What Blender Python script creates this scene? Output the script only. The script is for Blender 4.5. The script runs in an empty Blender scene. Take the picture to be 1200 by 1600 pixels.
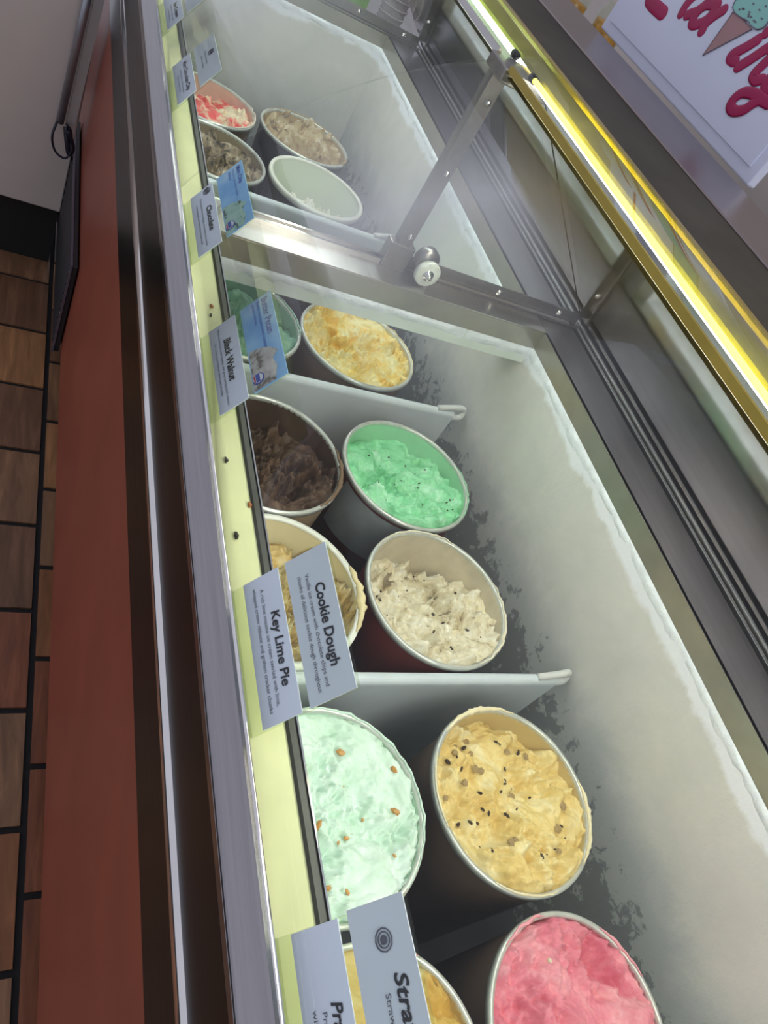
import bpy, bmesh, math, random
from mathutils import Vector, Matrix, noise

random.seed(7)
SC = bpy.context.scene
COL = SC.collection
S = 0.74            # metres per layout unit (tub rim = 0.316 units = 23.4 cm)
FLOOR = -1.88       # floor level in layout units (camera is at the layout origin)


def W(p):
    return Vector((p[0] * S, p[1] * S, (p[2] - FLOOR) * S))


# ------------------------------------------------------------------ camera
cam_d = bpy.data.cameras.new('camera')
cam_d.sensor_fit = 'VERTICAL'
cam_d.sensor_height = 36.0
cam_d.lens = 1162.0 / 1600.0 * 36.0
cam_d.clip_start = 0.02
cam = bpy.data.objects.new('camera', cam_d)
COL.objects.link(cam)
right = Vector((0.8587703, -0.22343267, 0.46107636))
down = Vector((0.11574909, -0.79203704, -0.59939926))
fwd = Vector((0.49911493, 0.56811546, -0.65431576))
m3 = Matrix((right, -down, -fwd)).transposed()
cam.matrix_world = Matrix.Translation(W((0, 0, 0))) @ m3.to_4x4()
SC.camera = cam

# ------------------------------------------------------------------ world, lamps, exposure
wd = bpy.data.worlds.new('world')
SC.world = wd
wd.use_nodes = True
bg = wd.node_tree.nodes['Background']
bg.inputs[0].default_value = (0.80, 0.82, 0.95, 1)
bg.inputs[1].default_value = 0.62


def area(name, loc, sx, sy, power, col, rot=(0, 0, 0)):
    d = bpy.data.lights.new(name, 'AREA')
    d.shape = 'RECTANGLE'
    d.size, d.size_y, d.energy, d.color = sx, sy, power, col
    o = bpy.data.objects.new(name, d)
    o.location = W(loc)
    o.rotation_euler = rot
    COL.objects.link(o)
    return o


area('ceiling_light', (0.9, -1.7, 1.75), 0.6, 1.2, 18, (1.0, 0.97, 0.93))
area('ceiling_light', (2.6, 1.2, 1.75), 0.6, 1.2, 14, (1.0, 0.97, 0.93))
SC.view_settings.view_transform = 'Standard'
SC.view_settings.look = 'None'
SC.view_settings.gamma = 1.0
SC.view_settings.use_curve_mapping = False
SC.view_settings.exposure = 0.10


# ------------------------------------------------------------------ materials
def nodes_of(name):
    m = bpy.data.materials.new(name)
    m.use_nodes = True
    nt = m.node_tree
    return m, nt, nt.nodes['Principled BSDF']


def coords(nt, scale=(1, 1, 1), loc=(0, 0, 0)):
    tc = nt.nodes.new('ShaderNodeTexCoord')
    mp = nt.nodes.new('ShaderNodeMapping')
    mp.inputs['Scale'].default_value = scale
    mp.inputs['Location'].default_value = loc
    nt.links.new(tc.outputs['Object'], mp.inputs[0])
    return mp.outputs[0]


def noise_tex(nt, vec, scale, detail=5, rough=0.6, dist=0.0):
    n = nt.nodes.new('ShaderNodeTexNoise')
    n.inputs['Scale'].default_value = scale
    n.inputs['Detail'].default_value = detail
    n.inputs['Roughness'].default_value = rough
    n.inputs['Distortion'].default_value = dist
    nt.links.new(vec, n.inputs['Vector'])
    return n.outputs['Fac']


def ramp(nt, fac, stops):
    r = nt.nodes.new('ShaderNodeValToRGB')
    el = r.color_ramp.elements
    while len(el) < len(stops):
        el.new(0.5)
    for e, (p, c) in zip(el, stops):
        e.position = p
        e.color = (c[0], c[1], c[2], 1)
    nt.links.new(fac, r.inputs[0])
    return r.outputs[0]


def add_bump(nt, bs, vec, scale, strength, dist=0.002, detail=6):
    f = noise_tex(nt, vec, scale, detail, 0.65)
    b = nt.nodes.new('ShaderNodeBump')
    b.inputs['Strength'].default_value = strength
    b.inputs['Distance'].default_value = dist
    nt.links.new(f, b.inputs['Height'])
    nt.links.new(b.outputs[0], bs.inputs['Normal'])


def plain(name, col, rough=0.5, metal=0.0, spec=0.5, var=0.12, vscale=12, bump=None, stretch=(1, 1, 1)):
    m, nt, bs = nodes_of(name)
    vec = coords(nt, stretch)
    f = noise_tex(nt, vec, vscale)
    lo = [c * (1 - var) for c in col]
    hi = [min(1, c * (1 + var)) for c in col]
    nt.links.new(ramp(nt, f, [(0.3, lo), (0.7, hi)]), bs.inputs['Base Color'])
    bs.inputs['Roughness'].default_value = rough
    bs.inputs['Metallic'].default_value = metal
    bs.inputs['Specular IOR Level'].default_value = spec
    if bump:
        add_bump(nt, bs, vec, bump[0], bump[1], bump[2] if len(bump) > 2 else 0.001)
    return m


def steel(name, col=(0.55, 0.54, 0.53), rough=0.28, stretch=(60, 1.5, 60)):
    m, nt, bs = nodes_of(name)
    vec = coords(nt, stretch)
    f = noise_tex(nt, vec, 4, 6, 0.7)
    nt.links.new(ramp(nt, f, [(0.25, [c * 0.86 for c in col]), (0.75, [c * 1.08 for c in col])]), bs.inputs['Base Color'])
    mr = nt.nodes.new('ShaderNodeMapRange')
    mr.inputs['To Min'].default_value = rough * 0.75
    mr.inputs['To Max'].default_value = rough * 1.3
    nt.links.new(f, mr.inputs['Value'])
    nt.links.new(mr.outputs[0], bs.inputs['Roughness'])
    bs.inputs['Metallic'].default_value = 1.0
    return m


def glass_mat(name, tint=(0.97, 0.99, 0.98), base=0.018):
    m = bpy.data.materials.new(name)
    m.use_nodes = True
    nt = m.node_tree
    nt.nodes.clear()
    out = nt.nodes.new('ShaderNodeOutputMaterial')
    tr = nt.nodes.new('ShaderNodeBsdfTransparent')
    tr.inputs[0].default_value = (*tint, 1)
    gl = nt.nodes.new('ShaderNodeBsdfGlossy')
    gl.inputs['Roughness'].default_value = 0.02
    lw = nt.nodes.new('ShaderNodeLayerWeight')
    lw.inputs['Blend'].default_value = 0.5
    pw = nt.nodes.new('ShaderNodeMath')
    pw.operation = 'POWER'
    pw.inputs[1].default_value = 5.0
    ma = nt.nodes.new('ShaderNodeMath')
    ma.operation = 'MULTIPLY_ADD'
    ma.inputs[1].default_value = 0.6
    ma.inputs[2].default_value = base
    mx = nt.nodes.new('ShaderNodeMixShader')
    nt.links.new(lw.outputs['Facing'], pw.inputs[0])
    nt.links.new(pw.outputs[0], ma.inputs[0])
    nt.links.new(ma.outputs[0], mx.inputs[0])
    nt.links.new(tr.outputs[0], mx.inputs[1])
    nt.links.new(gl.outputs[0], mx.inputs[2])
    nt.links.new(mx.outputs[0], out.inputs[0])
    return m


def emitter(name, col, strength):
    m = bpy.data.materials.new(name)
    m.use_nodes = True
    nt = m.node_tree
    bs = nt.nodes['Principled BSDF']
    bs.inputs['Base Color'].default_value = (*col, 1)
    bs.inputs['Emission Color'].default_value = (*col, 1)
    bs.inputs['Emission Strength'].default_value = strength
    return m


def cream_mat(name, stops, scale=14, dist=1.2, fine=160, bump=0.5, rough=0.45):
    """ice cream: large colour swirls + fine crystalline relief"""
    m, nt, bs = nodes_of(name)
    vec = coords(nt)
    f = noise_tex(nt, vec, scale, 7, 0.62, dist)
    nt.links.new(ramp(nt, f, [(0.5 + (p_ - 0.5) * 0.55, c_) for p_, c_ in stops]), bs.inputs['Base Color'])
    bs.inputs['Roughness'].default_value = rough
    bs.inputs['Specular IOR Level'].default_value = 0.35
    bs.inputs['Subsurface Weight'].default_value = 0.0
    bs.inputs['Subsurface Radius'].default_value = (0.006, 0.004, 0.003)
    add_bump(nt, bs, vec, fine, bump, 0.002, 8)
    return m


def frost_mat(name, lo=-1.125, hi=-0.915):
    """painted liner under a coat of frost: bare grey patches low down, thick pale frost above"""
    m, nt, bs = nodes_of(name)
    tc = nt.nodes.new('ShaderNodeTexCoord')
    sep = nt.nodes.new('ShaderNodeSeparateXYZ')
    nt.links.new(tc.outputs['Object'], sep.inputs[0])
    vec = coords(nt, (1, 1, 1))
    f1 = noise_tex(nt, vec, 9, 9, 0.66, 0.4)
    f2 = noise_tex(nt, vec, 34, 8, 0.70, 0.3)
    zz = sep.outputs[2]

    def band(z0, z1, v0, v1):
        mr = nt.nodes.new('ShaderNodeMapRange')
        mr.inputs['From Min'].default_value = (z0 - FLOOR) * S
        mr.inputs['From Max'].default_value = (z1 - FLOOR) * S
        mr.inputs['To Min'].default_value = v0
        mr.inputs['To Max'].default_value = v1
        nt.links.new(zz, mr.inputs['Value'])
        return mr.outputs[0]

    def plus(a_, b_):
        n_ = nt.nodes.new('ShaderNodeMath')
        n_.operation = 'ADD'
        nt.links.new(a_, n_.inputs[0])
        nt.links.new(b_, n_.inputs[1])
        return n_.outputs[0]

    def mixc(f_, a_, b_):
        n_ = nt.nodes.new('ShaderNodeMix')
        n_.data_type = 'RGBA'
        nt.links.new(f_, n_.inputs[0])
        for so_, i_ in ((a_, 6), (b_, 7)):
            if isinstance(so_, tuple):
                n_.inputs[i_].default_value = (*so_, 1)
            else:
                nt.links.new(so_, n_.inputs[i_])
        return n_.outputs[2]
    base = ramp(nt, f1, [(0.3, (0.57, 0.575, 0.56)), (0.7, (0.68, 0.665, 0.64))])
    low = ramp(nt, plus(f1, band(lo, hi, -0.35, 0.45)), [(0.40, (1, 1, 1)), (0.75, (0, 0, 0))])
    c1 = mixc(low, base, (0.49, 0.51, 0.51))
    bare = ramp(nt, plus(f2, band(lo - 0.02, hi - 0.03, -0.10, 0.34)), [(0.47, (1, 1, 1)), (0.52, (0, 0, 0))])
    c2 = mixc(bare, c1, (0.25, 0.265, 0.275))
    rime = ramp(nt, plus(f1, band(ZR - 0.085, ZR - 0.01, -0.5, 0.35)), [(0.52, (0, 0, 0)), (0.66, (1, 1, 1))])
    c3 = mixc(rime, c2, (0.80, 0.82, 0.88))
    nt.links.new(c3, bs.inputs['Base Color'])
    bs.inputs['Roughness'].default_value = 0.62
    add_bump(nt, bs, vec, 70, 0.35, 0.003, 8)
    return m


ZR = -0.74
MT = {}
MT['red_panel'] = plain('red_brown_laminate', (0.29, 0.072, 0.042), 0.42, var=0.10, vscale=6)
MT['dark_steel'] = steel('dark_brushed_steel', (0.045, 0.048, 0.052), 0.30)
MT['steel'] = steel('brushed_steel', (0.55, 0.53, 0.52), 0.30)
MT['steel_rail'] = steel('bumper_steel', (0.36, 0.345, 0.36), 0.22)
MT['chrome'] = plain('chrome', (0.78, 0.76, 0.75), 0.12, 1.0, var=0.05)
MT['collar'] = plain('collar_metal', (0.40, 0.385, 0.33), 0.34, 0.75, var=0.08, vscale=20)
MT['gutter'] = steel('gutter_steel', (0.40, 0.385, 0.40), 0.30)
MT['black'] = plain('black_rubber', (0.012, 0.012, 0.013), 0.5)
MT['ledge'] = plain('yellow_ledge_plastic', (0.86, 0.87, 0.46), 0.38, var=0.10, vscale=9, bump=(60, 0.1))
MT['gasket'] = plain('grey_gasket', (0.12, 0.12, 0.10), 0.35, 0.6, var=0.2)
MT['frost'] = frost_mat('frosted_liner')
MT['frost_far'] = frost_mat('frosted_liner_clean', -1.35, -1.02)
MT['frost_edge'] = plain('frost_ice', (0.80, 0.84, 0.90), 0.6, var=0.08, vscale=60, bump=(200, 0.5, 0.003))
MT['liner_white'] = plain('white_liner', (0.66, 0.72, 0.68), 0.5, var=0.06, bump=(90, 0.2))
MT['well_floor'] = plain('well_floor', (0.05, 0.055, 0.06), 0.5, var=0.3)
MT['divider'] = plain('divider_enamel', (0.62, 0.68, 0.72), 0.42, var=0.06, vscale=14, bump=(50, 0.12))
MT['wire'] = plain('coated_wire', (0.66, 0.67, 0.66), 0.4, var=0.05)
MT['glass'] = glass_mat('clear_glass')
MT['acrylic'] = glass_mat('clear_acrylic', (0.93, 0.96, 0.90), 0.03)
MT['glass_edge'] = plain('green_glass_edge', (0.45, 0.62, 0.50), 0.25)
MT['nylon'] = plain('nylon_disc', (0.66, 0.70, 0.62), 0.4, var=0.04)
MT['strut'] = steel('strut_metal', (0.31, 0.295, 0.28), 0.34, (20, 20, 20))
m, nt, bs = nodes_of('mirror_door')
bs.inputs['Metallic'].default_value = 1.0
v = coords(nt)
f = noise_tex(nt, v, 5, 4)
nt.links.new(ramp(nt, f, [(0.3, (0.56, 0.55, 0.57)), (0.7, (0.66, 0.64, 0.65))]), bs.inputs['Base Color'])
mr = nt.nodes.new('ShaderNodeMapRange')
mr.inputs['To Min'].default_value = 0.02
mr.inputs['To Max'].default_value = 0.10
nt.links.new(f, mr.inputs['Value'])
nt.links.new(mr.outputs[0], bs.inputs['Roughness'])
MT['mirror'] = m
MT['tube_near'] = emitter('lamp_tube_warm', (1.0, 0.92, 0.05), 8.0)
MT['tube_far'] = emitter('lamp_tube_cool', (0.66, 0.95, 0.50), 3.2)
MT['fill_near'] = emitter('added_fill_white', (1.0, 0.995, 0.93), 26.0)  # emission for the added, unseen strips that brighten the well
MT['fill_far'] = emitter('added_fill_cool', (0.94, 1.0, 0.95), 32.0)
MT['reflector'] = plain('yellow_reflector', (0.30, 0.26, 0.06), 0.75, 0.0, var=0.25, vscale=10)
MT['gold'] = plain('gold_trim', (0.34, 0.25, 0.04), 0.32, 0.5, var=0.15, vscale=12)
MT['groove'] = plain('brown_groove', (0.10, 0.07, 0.04), 0.4, 0.3)
MT['dark_top'] = plain('dark_canopy_top', (0.050, 0.044, 0.032), 0.6, spec=0.15, var=0.2, vscale=10)
MT['canopy_steel'] = steel('canopy_steel', (0.30, 0.245, 0.235), 0.30)
MT['board'] = plain('board_white', (0.76, 0.80, 0.97), 0.30, var=0.02)
MT['magenta'] = plain('magenta_ink', (0.40, 0.004, 0.085), 0.4, var=0.06)
MT['teal'] = plain('teal_ink', (0.28, 0.62, 0.56), 0.4, var=0.04)
MT['cone_ink'] = plain('cone_ink', (0.45, 0.25, 0.26), 0.45, var=0.05)
MT['ink'] = plain('black_ink', (0.015, 0.015, 0.02), 0.5)
MT['ink_grey'] = plain('grey_ink', (0.10, 0.10, 0.13), 0.5)
MT['outline'] = plain('outline_ink', (0.16, 0.14, 0.18), 0.5)
MT['card'] = plain('paper_card', (0.80, 0.83, 0.97), 0.5, var=0.02)
MT['card_grey'] = plain('paper_card_grey', (0.68, 0.72, 0.79), 0.5, var=0.03)
MT['logo_blue'] = plain('logo_blue', (0.06, 0.10, 0.45), 0.5)
MT['logo_red'] = plain('logo_red', (0.5, 0.05, 0.08), 0.5)
MT['logo_white'] = plain('logo_white', (0.8, 0.8, 0.85), 0.5)
MT['grout'] = plain('black_grout', (0.010, 0.010, 0.011), 0.8, var=0.3, vscale=80)
MT['wall'] = plain('grey_laminate', (0.54, 0.475, 0.435), 0.55, var=0.05, vscale=5)
MT['shadow_gap'] = plain('toe_kick_shade_black', (0.01, 0.01, 0.01), 0.7)
MT['tube_metal'] = plain('galvanised_channel', (0.36, 0.38, 0.42), 0.42, 0.8, var=0.18, vscale=20)
MT['tube_light'] = plain('pale_channel', (0.42, 0.41, 0.39), 0.5, 0.3, var=0.08)
MT['cable'] = plain('dark_blue_cable', (0.012, 0.016, 0.03), 0.4)
MT['grille'] = plain('dark_grille', (0.035, 0.036, 0.042), 0.45, 0.4, var=0.2)
MT['grille_edge'] = plain('grille_edge', (0.17, 0.15, 0.20), 0.4, 0.6)
MT['screw'] = plain('screw_metal', (0.6, 0.58, 0.56), 0.25, 1.0)
MT['crumb'] = plain('dark_crumb', (0.03, 0.025, 0.02), 0.6)
MT['crumb_orange'] = plain('orange_crumb', (0.45, 0.16, 0.04), 0.6)


# ------------------------------------------------------------------ mesh helpers (layout units in, metres out)
def link_mesh(name, verts, faces, mat, parent=None, smooth=False, raw=False):
    """verts in layout units (or metres relative to the parent when raw)"""
    me = bpy.data.meshes.new(name)
    if raw:
        vs = [tuple(v) for v in verts]
    else:
        off = Vector((0, 0, 0))
        p = parent
        while p is not None:
            off += p.location
            p = p.parent
        vs = [tuple(W(v) - off) for v in verts]
    me.from_pydata(vs, [], faces)
    me.validate()
    bm = bmesh.new()
    bm.from_mesh(me)
    bmesh.ops.recalc_face_normals(bm, faces=bm.faces)
    bm.to_mesh(me)
    bm.free()
    if mat is not None:
        me.materials.append(MT[mat] if isinstance(mat, str) else mat)
    if smooth:
        me.polygons.foreach_set('use_smooth', [True] * len(me.polygons))
    o = bpy.data.objects.new(name, me)
    COL.objects.link(o)
    if parent is not None:
        o.parent = parent
    return o


def bevel(o, w, seg=2):
    b = o.modifiers.new('bevel', 'BEVEL')
    b.width = w
    b.segments = seg
    b.limit_method = 'ANGLE'
    b.angle_limit = math.radians(35)
    return o


def empty(name, loc, label=None, cat=None, group=None, kind=None):
    o = bpy.data.objects.new(name, None)
    o.empty_display_size = 0.05
    o.location = W(loc)
    COL.objects.link(o)
    tag(o, label, cat, group, kind)
    return o


def tag(o, label=None, cat=None, group=None, kind=None):
    if label:
        o['label'] = label
    if cat:
        o['category'] = cat
    if group:
        o['group'] = group
    if kind:
        o['kind'] = kind
    return o


class MB:
    def __init__(s):
        s.v, s.f = [], []

    def add(s, v, f):
        n = len(s.v)
        s.v += v
        s.f += [tuple(i + n for i in q) for q in f]
        return s

    def box(s, x0, x1, y0, y1, z0, z1):
        return s.add([(x0, y0, z0), (x1, y0, z0), (x1, y1, z0), (x0, y1, z0), (x0, y0, z1), (x1, y0, z1), (x1, y1, z1), (x0, y1, z1)],
                     [(0, 3, 2, 1), (4, 5, 6, 7), (0, 1, 5, 4), (1, 2, 6, 5), (2, 3, 7, 6), (3, 0, 4, 7)])

    def prism_y(s, prof, y0, y1, closed=True):
        """profile [(x, z)] extruded along y"""
        n = len(prof)
        v = [(x, y0, z) for x, z in prof] + [(x, y1, z) for x, z in prof]
        f = [(i, (i + 1) % n, n + (i + 1) % n, n + i) for i in range(n if closed else n - 1)]
        if closed:
            f += [tuple(range(n))[::-1], tuple(range(n, 2 * n))]
        return s.add(v, f)

    def prism_x(s, prof, x0, x1):
        n = len(prof)
        v = [(x0, y, z) for y, z in prof] + [(x1, y, z) for y, z in prof]
        f = [(i, (i + 1) % n, n + (i + 1) % n, n + i) for i in range(n)]
        f += [tuple(range(n))[::-1], tuple(range(n, 2 * n))]
        return s.add(v, f)

    def prism_dir(s, pts, d):
        """closed polygon (3d points) extruded by vector d"""
        n = len(pts)
        d = Vector(d)
        v = [tuple(p) for p in pts] + [tuple(Vector(p) + d) for p in pts]
        f = [(i, (i + 1) % n, n + (i + 1) % n, n + i) for i in range(n)]
        f += [tuple(range(n))[::-1], tuple(range(n, 2 * n))]
        return s.add(v, f)

    def tube(s, pts, r, seg=8, closed=False, cap=True):
        pts = [Vector(p) for p in pts]
        n = len(pts)
        v, f = [], []
        up = None
        for i, p in enumerate(pts):
            a = pts[(i - 1) % n] if (i > 0 or closed) else p
            b = pts[(i + 1) % n] if (i < n - 1 or closed) else p
            t = (b - a).normalized()
            if up is None:
                up = t.orthogonal().normalized()
            up = (up - t * up.dot(t)).normalized()
            sd = t.cross(up)
            rr = r[i] if isinstance(r, (list, tuple)) else r
            for k in range(seg):
                a_ = 2 * math.pi * k / seg
                v.append(tuple(p + (up * math.cos(a_) + sd * math.sin(a_)) * rr))
        m = n if closed else n - 1
        for i in range(m):
            for k in range(seg):
                f.append((i * seg + k, i * seg + (k + 1) % seg, ((i + 1) % n) * seg + (k + 1) % seg, ((i + 1) % n) * seg + k))
        if cap and not closed:
            f.append(tuple(range(seg))[::-1])
            f.append(tuple((n - 1) * seg + k for k in range(seg)))
        return s.add(v, f)

    def lathe(s, prof, c, axis='z', seg=64, closed=False, a0=0.0, a1=2 * math.pi):
        """profile [(r, h)] about an axis through c"""
        full = abs(a1 - a0 - 2 * math.pi) < 1e-6
        ns = seg if full else seg + 1
        v, f = [], []
        n = len(prof)
        for k in range(ns):
            a = a0 + (a1 - a0) * k / seg
            for r, h in prof:
                if axis == 'z':
                    v.append((c[0] + r * math.cos(a), c[1] + r * math.sin(a), c[2] + h))
                else:
                    v.append((c[0] + r * math.cos(a), c[1] + h, c[2] + r * math.sin(a)))
        m = n if closed else n - 1
        for k in range(ns if full else seg):
            k2 = (k + 1) % ns
            for i in range(m):
                f.append((k * n + i, k2 * n + i, k2 * n + (i + 1) % n, k * n + (i + 1) % n))
        return s.add(v, f)

    def out(s, name, mat, parent=None, smooth=False, raw=False):
        return link_mesh(name, s.v, s.f, mat, parent, smooth, raw)


def catmull(pts, n=6):
    P = [Vector(p) for p in pts]
    P = [P[0] * 2 - P[1]] + P + [P[-1] * 2 - P[-2]]
    out = []
    for i in range(1, len(P) - 2):
        for k in range(n):
            t = k / n
            a, b, c, d = P[i - 1], P[i], P[i + 1], P[i + 2]
            out.append(0.5 * ((2 * b) + (c - a) * t + (2 * a - 5 * b + 4 * c - d) * t * t + (3 * b - a - 3 * c + d) * t ** 3))
    out.append(P[-2])
    return out


Y0, Y1 = -0.95, 2.78          # the well along the counter
XF, XR = 0.337, 1.11          # front and rear liner walls
ZR = -0.74                    # liner rim
ZT = -0.695                   # top of the collar / gutter

# ================================================================== THE SETTING
fl = MB().box(-2.6, 2.6, -2.2, 5.0, FLOOR - 0.05, FLOOR - 0.006).out('floor', 'grout')
tag(fl, 'brown quarry tile floor with black joints', None, None, 'structure')


wb = MB().box(2.55, 2.62, -2.2, 5.0, FLOOR, 1.8).out('wall_right', 'wall')
tag(wb, 'grey beige wall behind the serving side', None, None, 'structure')


def tile_mat(i):
    base = [(0.30, 0.12, 0.05), (0.25, 0.085, 0.04), (0.40, 0.19, 0.08), (0.20, 0.10, 0.055), (0.28, 0.145, 0.075)][i]
    m, nt, bs = nodes_of('quarry_tile')
    tc = nt.nodes.new('ShaderNodeTexCoord')
    oi = nt.nodes.new('ShaderNodeObjectInfo')
    mp = nt.nodes.new('ShaderNodeMapping')
    mp.inputs['Scale'].default_value = (9, 1.2, 1)
    sc = nt.nodes.new('ShaderNodeVectorMath')
    sc.operation = 'SCALE'
    sc.inputs[0].default_value = (40, 40, 40)
    nt.links.new(oi.outputs['Random'], sc.inputs['Scale'])
    nt.links.new(sc.outputs[0], mp.inputs['Location'])
    nt.links.new(tc.outputs['Object'], mp.inputs[0])
    f = noise_tex(nt, mp.outputs[0], 5, 6, 0.6, 0.6)
    nt.links.new(ramp(nt, f, [(0.3, [c * 0.62 for c in base]), (0.55, base), (0.75, [c * 1.5 for c in base])]), bs.inputs['Base Color'])
    bs.inputs['Roughness'].default_value = 0.42
    add_bump(nt, bs, mp.outputs[0], 30, 0.15, 0.001)
    return m


tmats = [tile_mat(i) for i in range(5)]
PX, PY, GR = 0.2805, 0.2805, 0.0155          # tile pitch (x, y) and joint, layout units
tmesh = []
for i in range(5):
    o = MB().box(-(PX - GR) / 2, (PX - GR) / 2, -(PY - GR) / 2, (PY - GR) / 2, FLOOR - 0.012, FLOOR).out('tile', None)
    me = o.data
    bpy.data.objects.remove(o)
    me.materials.append(tmats[i])
    tmesh.append(me)
for cx in range(-5, 2):
    for cy in range(-2, 12):
        x = 0.2195 - PX / 2 + cx * PX + PX
        y = 0.282 + PY / 2 + (cy - 1) * PY + (PY / 2 if cx % 2 == 0 else 0)
        if y > 3.0:
            continue
        o = bpy.data.objects.new('tile', random.choice(tmesh))
        COL.objects.link(o)
        o.location = (x * S, y * S, 0)
        o.parent = fl

# far counter returning across the customer side
wl = empty('service_counter', (-0.7, 3.0, FLOOR), 'grey laminate counter front standing beyond the red panel, upper left', 'counter')
bevel(MB().box(-1.6, 0.2065, 2.60, 2.64, -1.622, -0.55).out('laminate_panel', 'wall', wl), 0.003)
MB().box(-1.6, 0.2065, 2.64, 3.5, -1.622, -1.58).out('bottom_shelf', 'wall', wl)
MB().box(-1.6, 0.2065, 2.66, 3.5, FLOOR, -1.622).out('toe_kick', 'shadow_gap', wl)  # near-black block set forward, stands in for the shade under the counter
bevel(MB().box(-1.62, 0.2065, 2.58, 3.5, -0.55, -0.51).out('counter_top', 'wall', wl), 0.003)

# leaning metal channel with a cable in front of the laminate panel
ch = empty('metal_channel', (0.17, 2.56, -1.29), 'grey metal channel leaning on the laminate counter front', 'metal channel')
MB().tube([(0.152, 2.565, -1.285), (0.170, 2.565, -0.65)], 0.0125, 12).out('round_tube', 'tube_metal', ch, True)
MB().prism_dir([(0.170, 2.57, -1.285), (0.197, 2.57, -1.285), (0.215, 2.57, -0.65), (0.188, 2.57, -0.65)], (0, 0.014, 0)).out('flat_strip', 'tube_light', ch)
b = MB().tube(catmull([(0.143, 2.545, -1.275), (0.136, 2.53, -1.32), (0.152, 2.53, -1.365), (0.184, 2.53, -1.378), (0.198, 2.54, -1.348), (0.188, 2.55, -1.295), (0.170, 2.55, -1.275)]), 0.004, 6)
b.tube(catmull([(0.170, 2.55, -1.285), (0.179, 2.54, -1.32), (0.193, 2.54, -1.365), (0.202, 2.55, -1.348), (0.184, 2.54, -1.302), (0.175, 2.54, -1.293)]), 0.008, 6)
tag(b.out('cable_loop', 'cable', None, True), 'dark cable loop hanging at the foot of the metal channel', 'cable')

# ================================================================== THE CABINET
cab = empty('ice_cream_cabinet', (0.7, 0.9, FLOOR), 'long steel ice cream dipping cabinet with red front panel and slanted glass', 'freezer')
YA, YB = -1.1, 2.93
MB().box(0.2335, 0.262, YA, YB, -1.68, -0.931).out('front_panel', 'red_panel', cab)
MB().box(0.30, 0.34, YA, YB, FLOOR, -1.68).out('toe_kick', 'shadow_gap', cab)
MB().box(0.2315, 0.26, YA, YB, -0.931, -0.66).out('front_fascia', 'dark_steel', cab)
pr = [(0.233, -0.807)] + [(0.2325 - 0.008 * math.sin(math.pi * k / 8), -0.794 - 0.0125 * math.cos(math.pi * k / 8)) for k in range(9)] + [(0.233, -0.781)]
MB().prism_y(pr, YA, YB).out('trim_bead', 'chrome', cab, True)
bp = [(0.231, -0.672), (0.2312, -0.662), (0.2335, -0.6575), (0.262, -0.6555), (0.2675, -0.6575), (0.2705, -0.662), (0.271, -0.70), (0.238, -0.70)]
MB().prism_y(bp, YA, YB).out('bumper_rail', 'steel_rail', cab)
MB().tube([(0.2685, YA, -0.6595), (0.2685, YB, -0.6595)], 0.0032, 12).out('edge_highlight_rod', 'chrome', cab, True)  # added bright chrome rod, stands in for the highlight along the rail edge
MB().box(0.2715, 0.2735, YA, YB, -0.70, -0.668).out('slot_seal', 'black', cab)
MB().box(0.281, 0.283, YA, YB, -0.70, -0.6885).out('slot_lip', 'chrome', cab)
MB().box(0.283, 0.325, YA, YB, -0.705, -0.69).out('ledge', 'ledge', cab)
gp = [(0.325, -0.71), (0.325, -0.689), (0.3275, -0.686), (0.3345, -0.686), (0.337, -0.689), (0.337, -0.71)]
MB().prism_y(gp, YA, YB).out('ledge_gasket', 'gasket', cab)
MB().box(0.3375, 0.3395, YA, YB, -0.72, -0.6865).out('gasket_lip', 'chrome', cab)
# liner
MB().box(0.30, XF, Y0, Y1, -1.40, -0.71).out('front_liner', 'liner_white', cab)
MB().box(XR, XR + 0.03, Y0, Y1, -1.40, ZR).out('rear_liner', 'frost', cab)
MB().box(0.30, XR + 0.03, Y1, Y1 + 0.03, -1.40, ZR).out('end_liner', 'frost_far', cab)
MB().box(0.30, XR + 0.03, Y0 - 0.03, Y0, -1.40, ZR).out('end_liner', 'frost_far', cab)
MB().box(0.30, XR + 0.03, Y0, Y1, -1.42, -1.40).out('well_floor', 'well_floor', cab)
# stainless collar above the liner, rear / far / near
MB().box(XR + 0.002, XR + 0.012, Y0, Y1, ZR, ZT).out('rear_collar', 'collar', cab)
MB().box(XF, XR + 0.012, Y1 + 0.002, Y1 + 0.012, ZR, ZT).out('end_collar', 'collar', cab)
# flat gutter and door track behind the well
MB().box(XR + 0.004, 1.228, Y0, Y1 + 0.06, ZT - 0.012, ZT).out('rear_gutter', 'gutter', cab)
MB().box(XF, 1.228, Y1 + 0.004, YB, ZT - 0.012, ZT).out('end_gutter', 'gutter', cab)
MB().box(1.228, 1.34, YA, YB, ZT - 0.03, ZT - 0.018).out('track_bed', 'black', cab)
bevel(MB().box(1.238, 1.246, YA, YB, ZT - 0.02, ZT + 0.004).out('door_track', 'steel', cab), 0.001)
bevel(MB().box(1.252, 1.258, YA, YB, ZT - 0.02, ZT + 0.010).out('door_track', 'steel', cab), 0.001)
MB().box(1.275, 1.34, YA, YB, ZT - 0.02, ZT).out('rear_deck', 'gutter', cab)
MB().box(1.31, 1.34, YA, YB, FLOOR, ZT - 0.02).out('rear_panel', 'steel', cab)
MB().box(0.262, 1.31, YB - 0.02, YB, -1.68, ZT - 0.012).out('end_panel', 'steel', cab)


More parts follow.
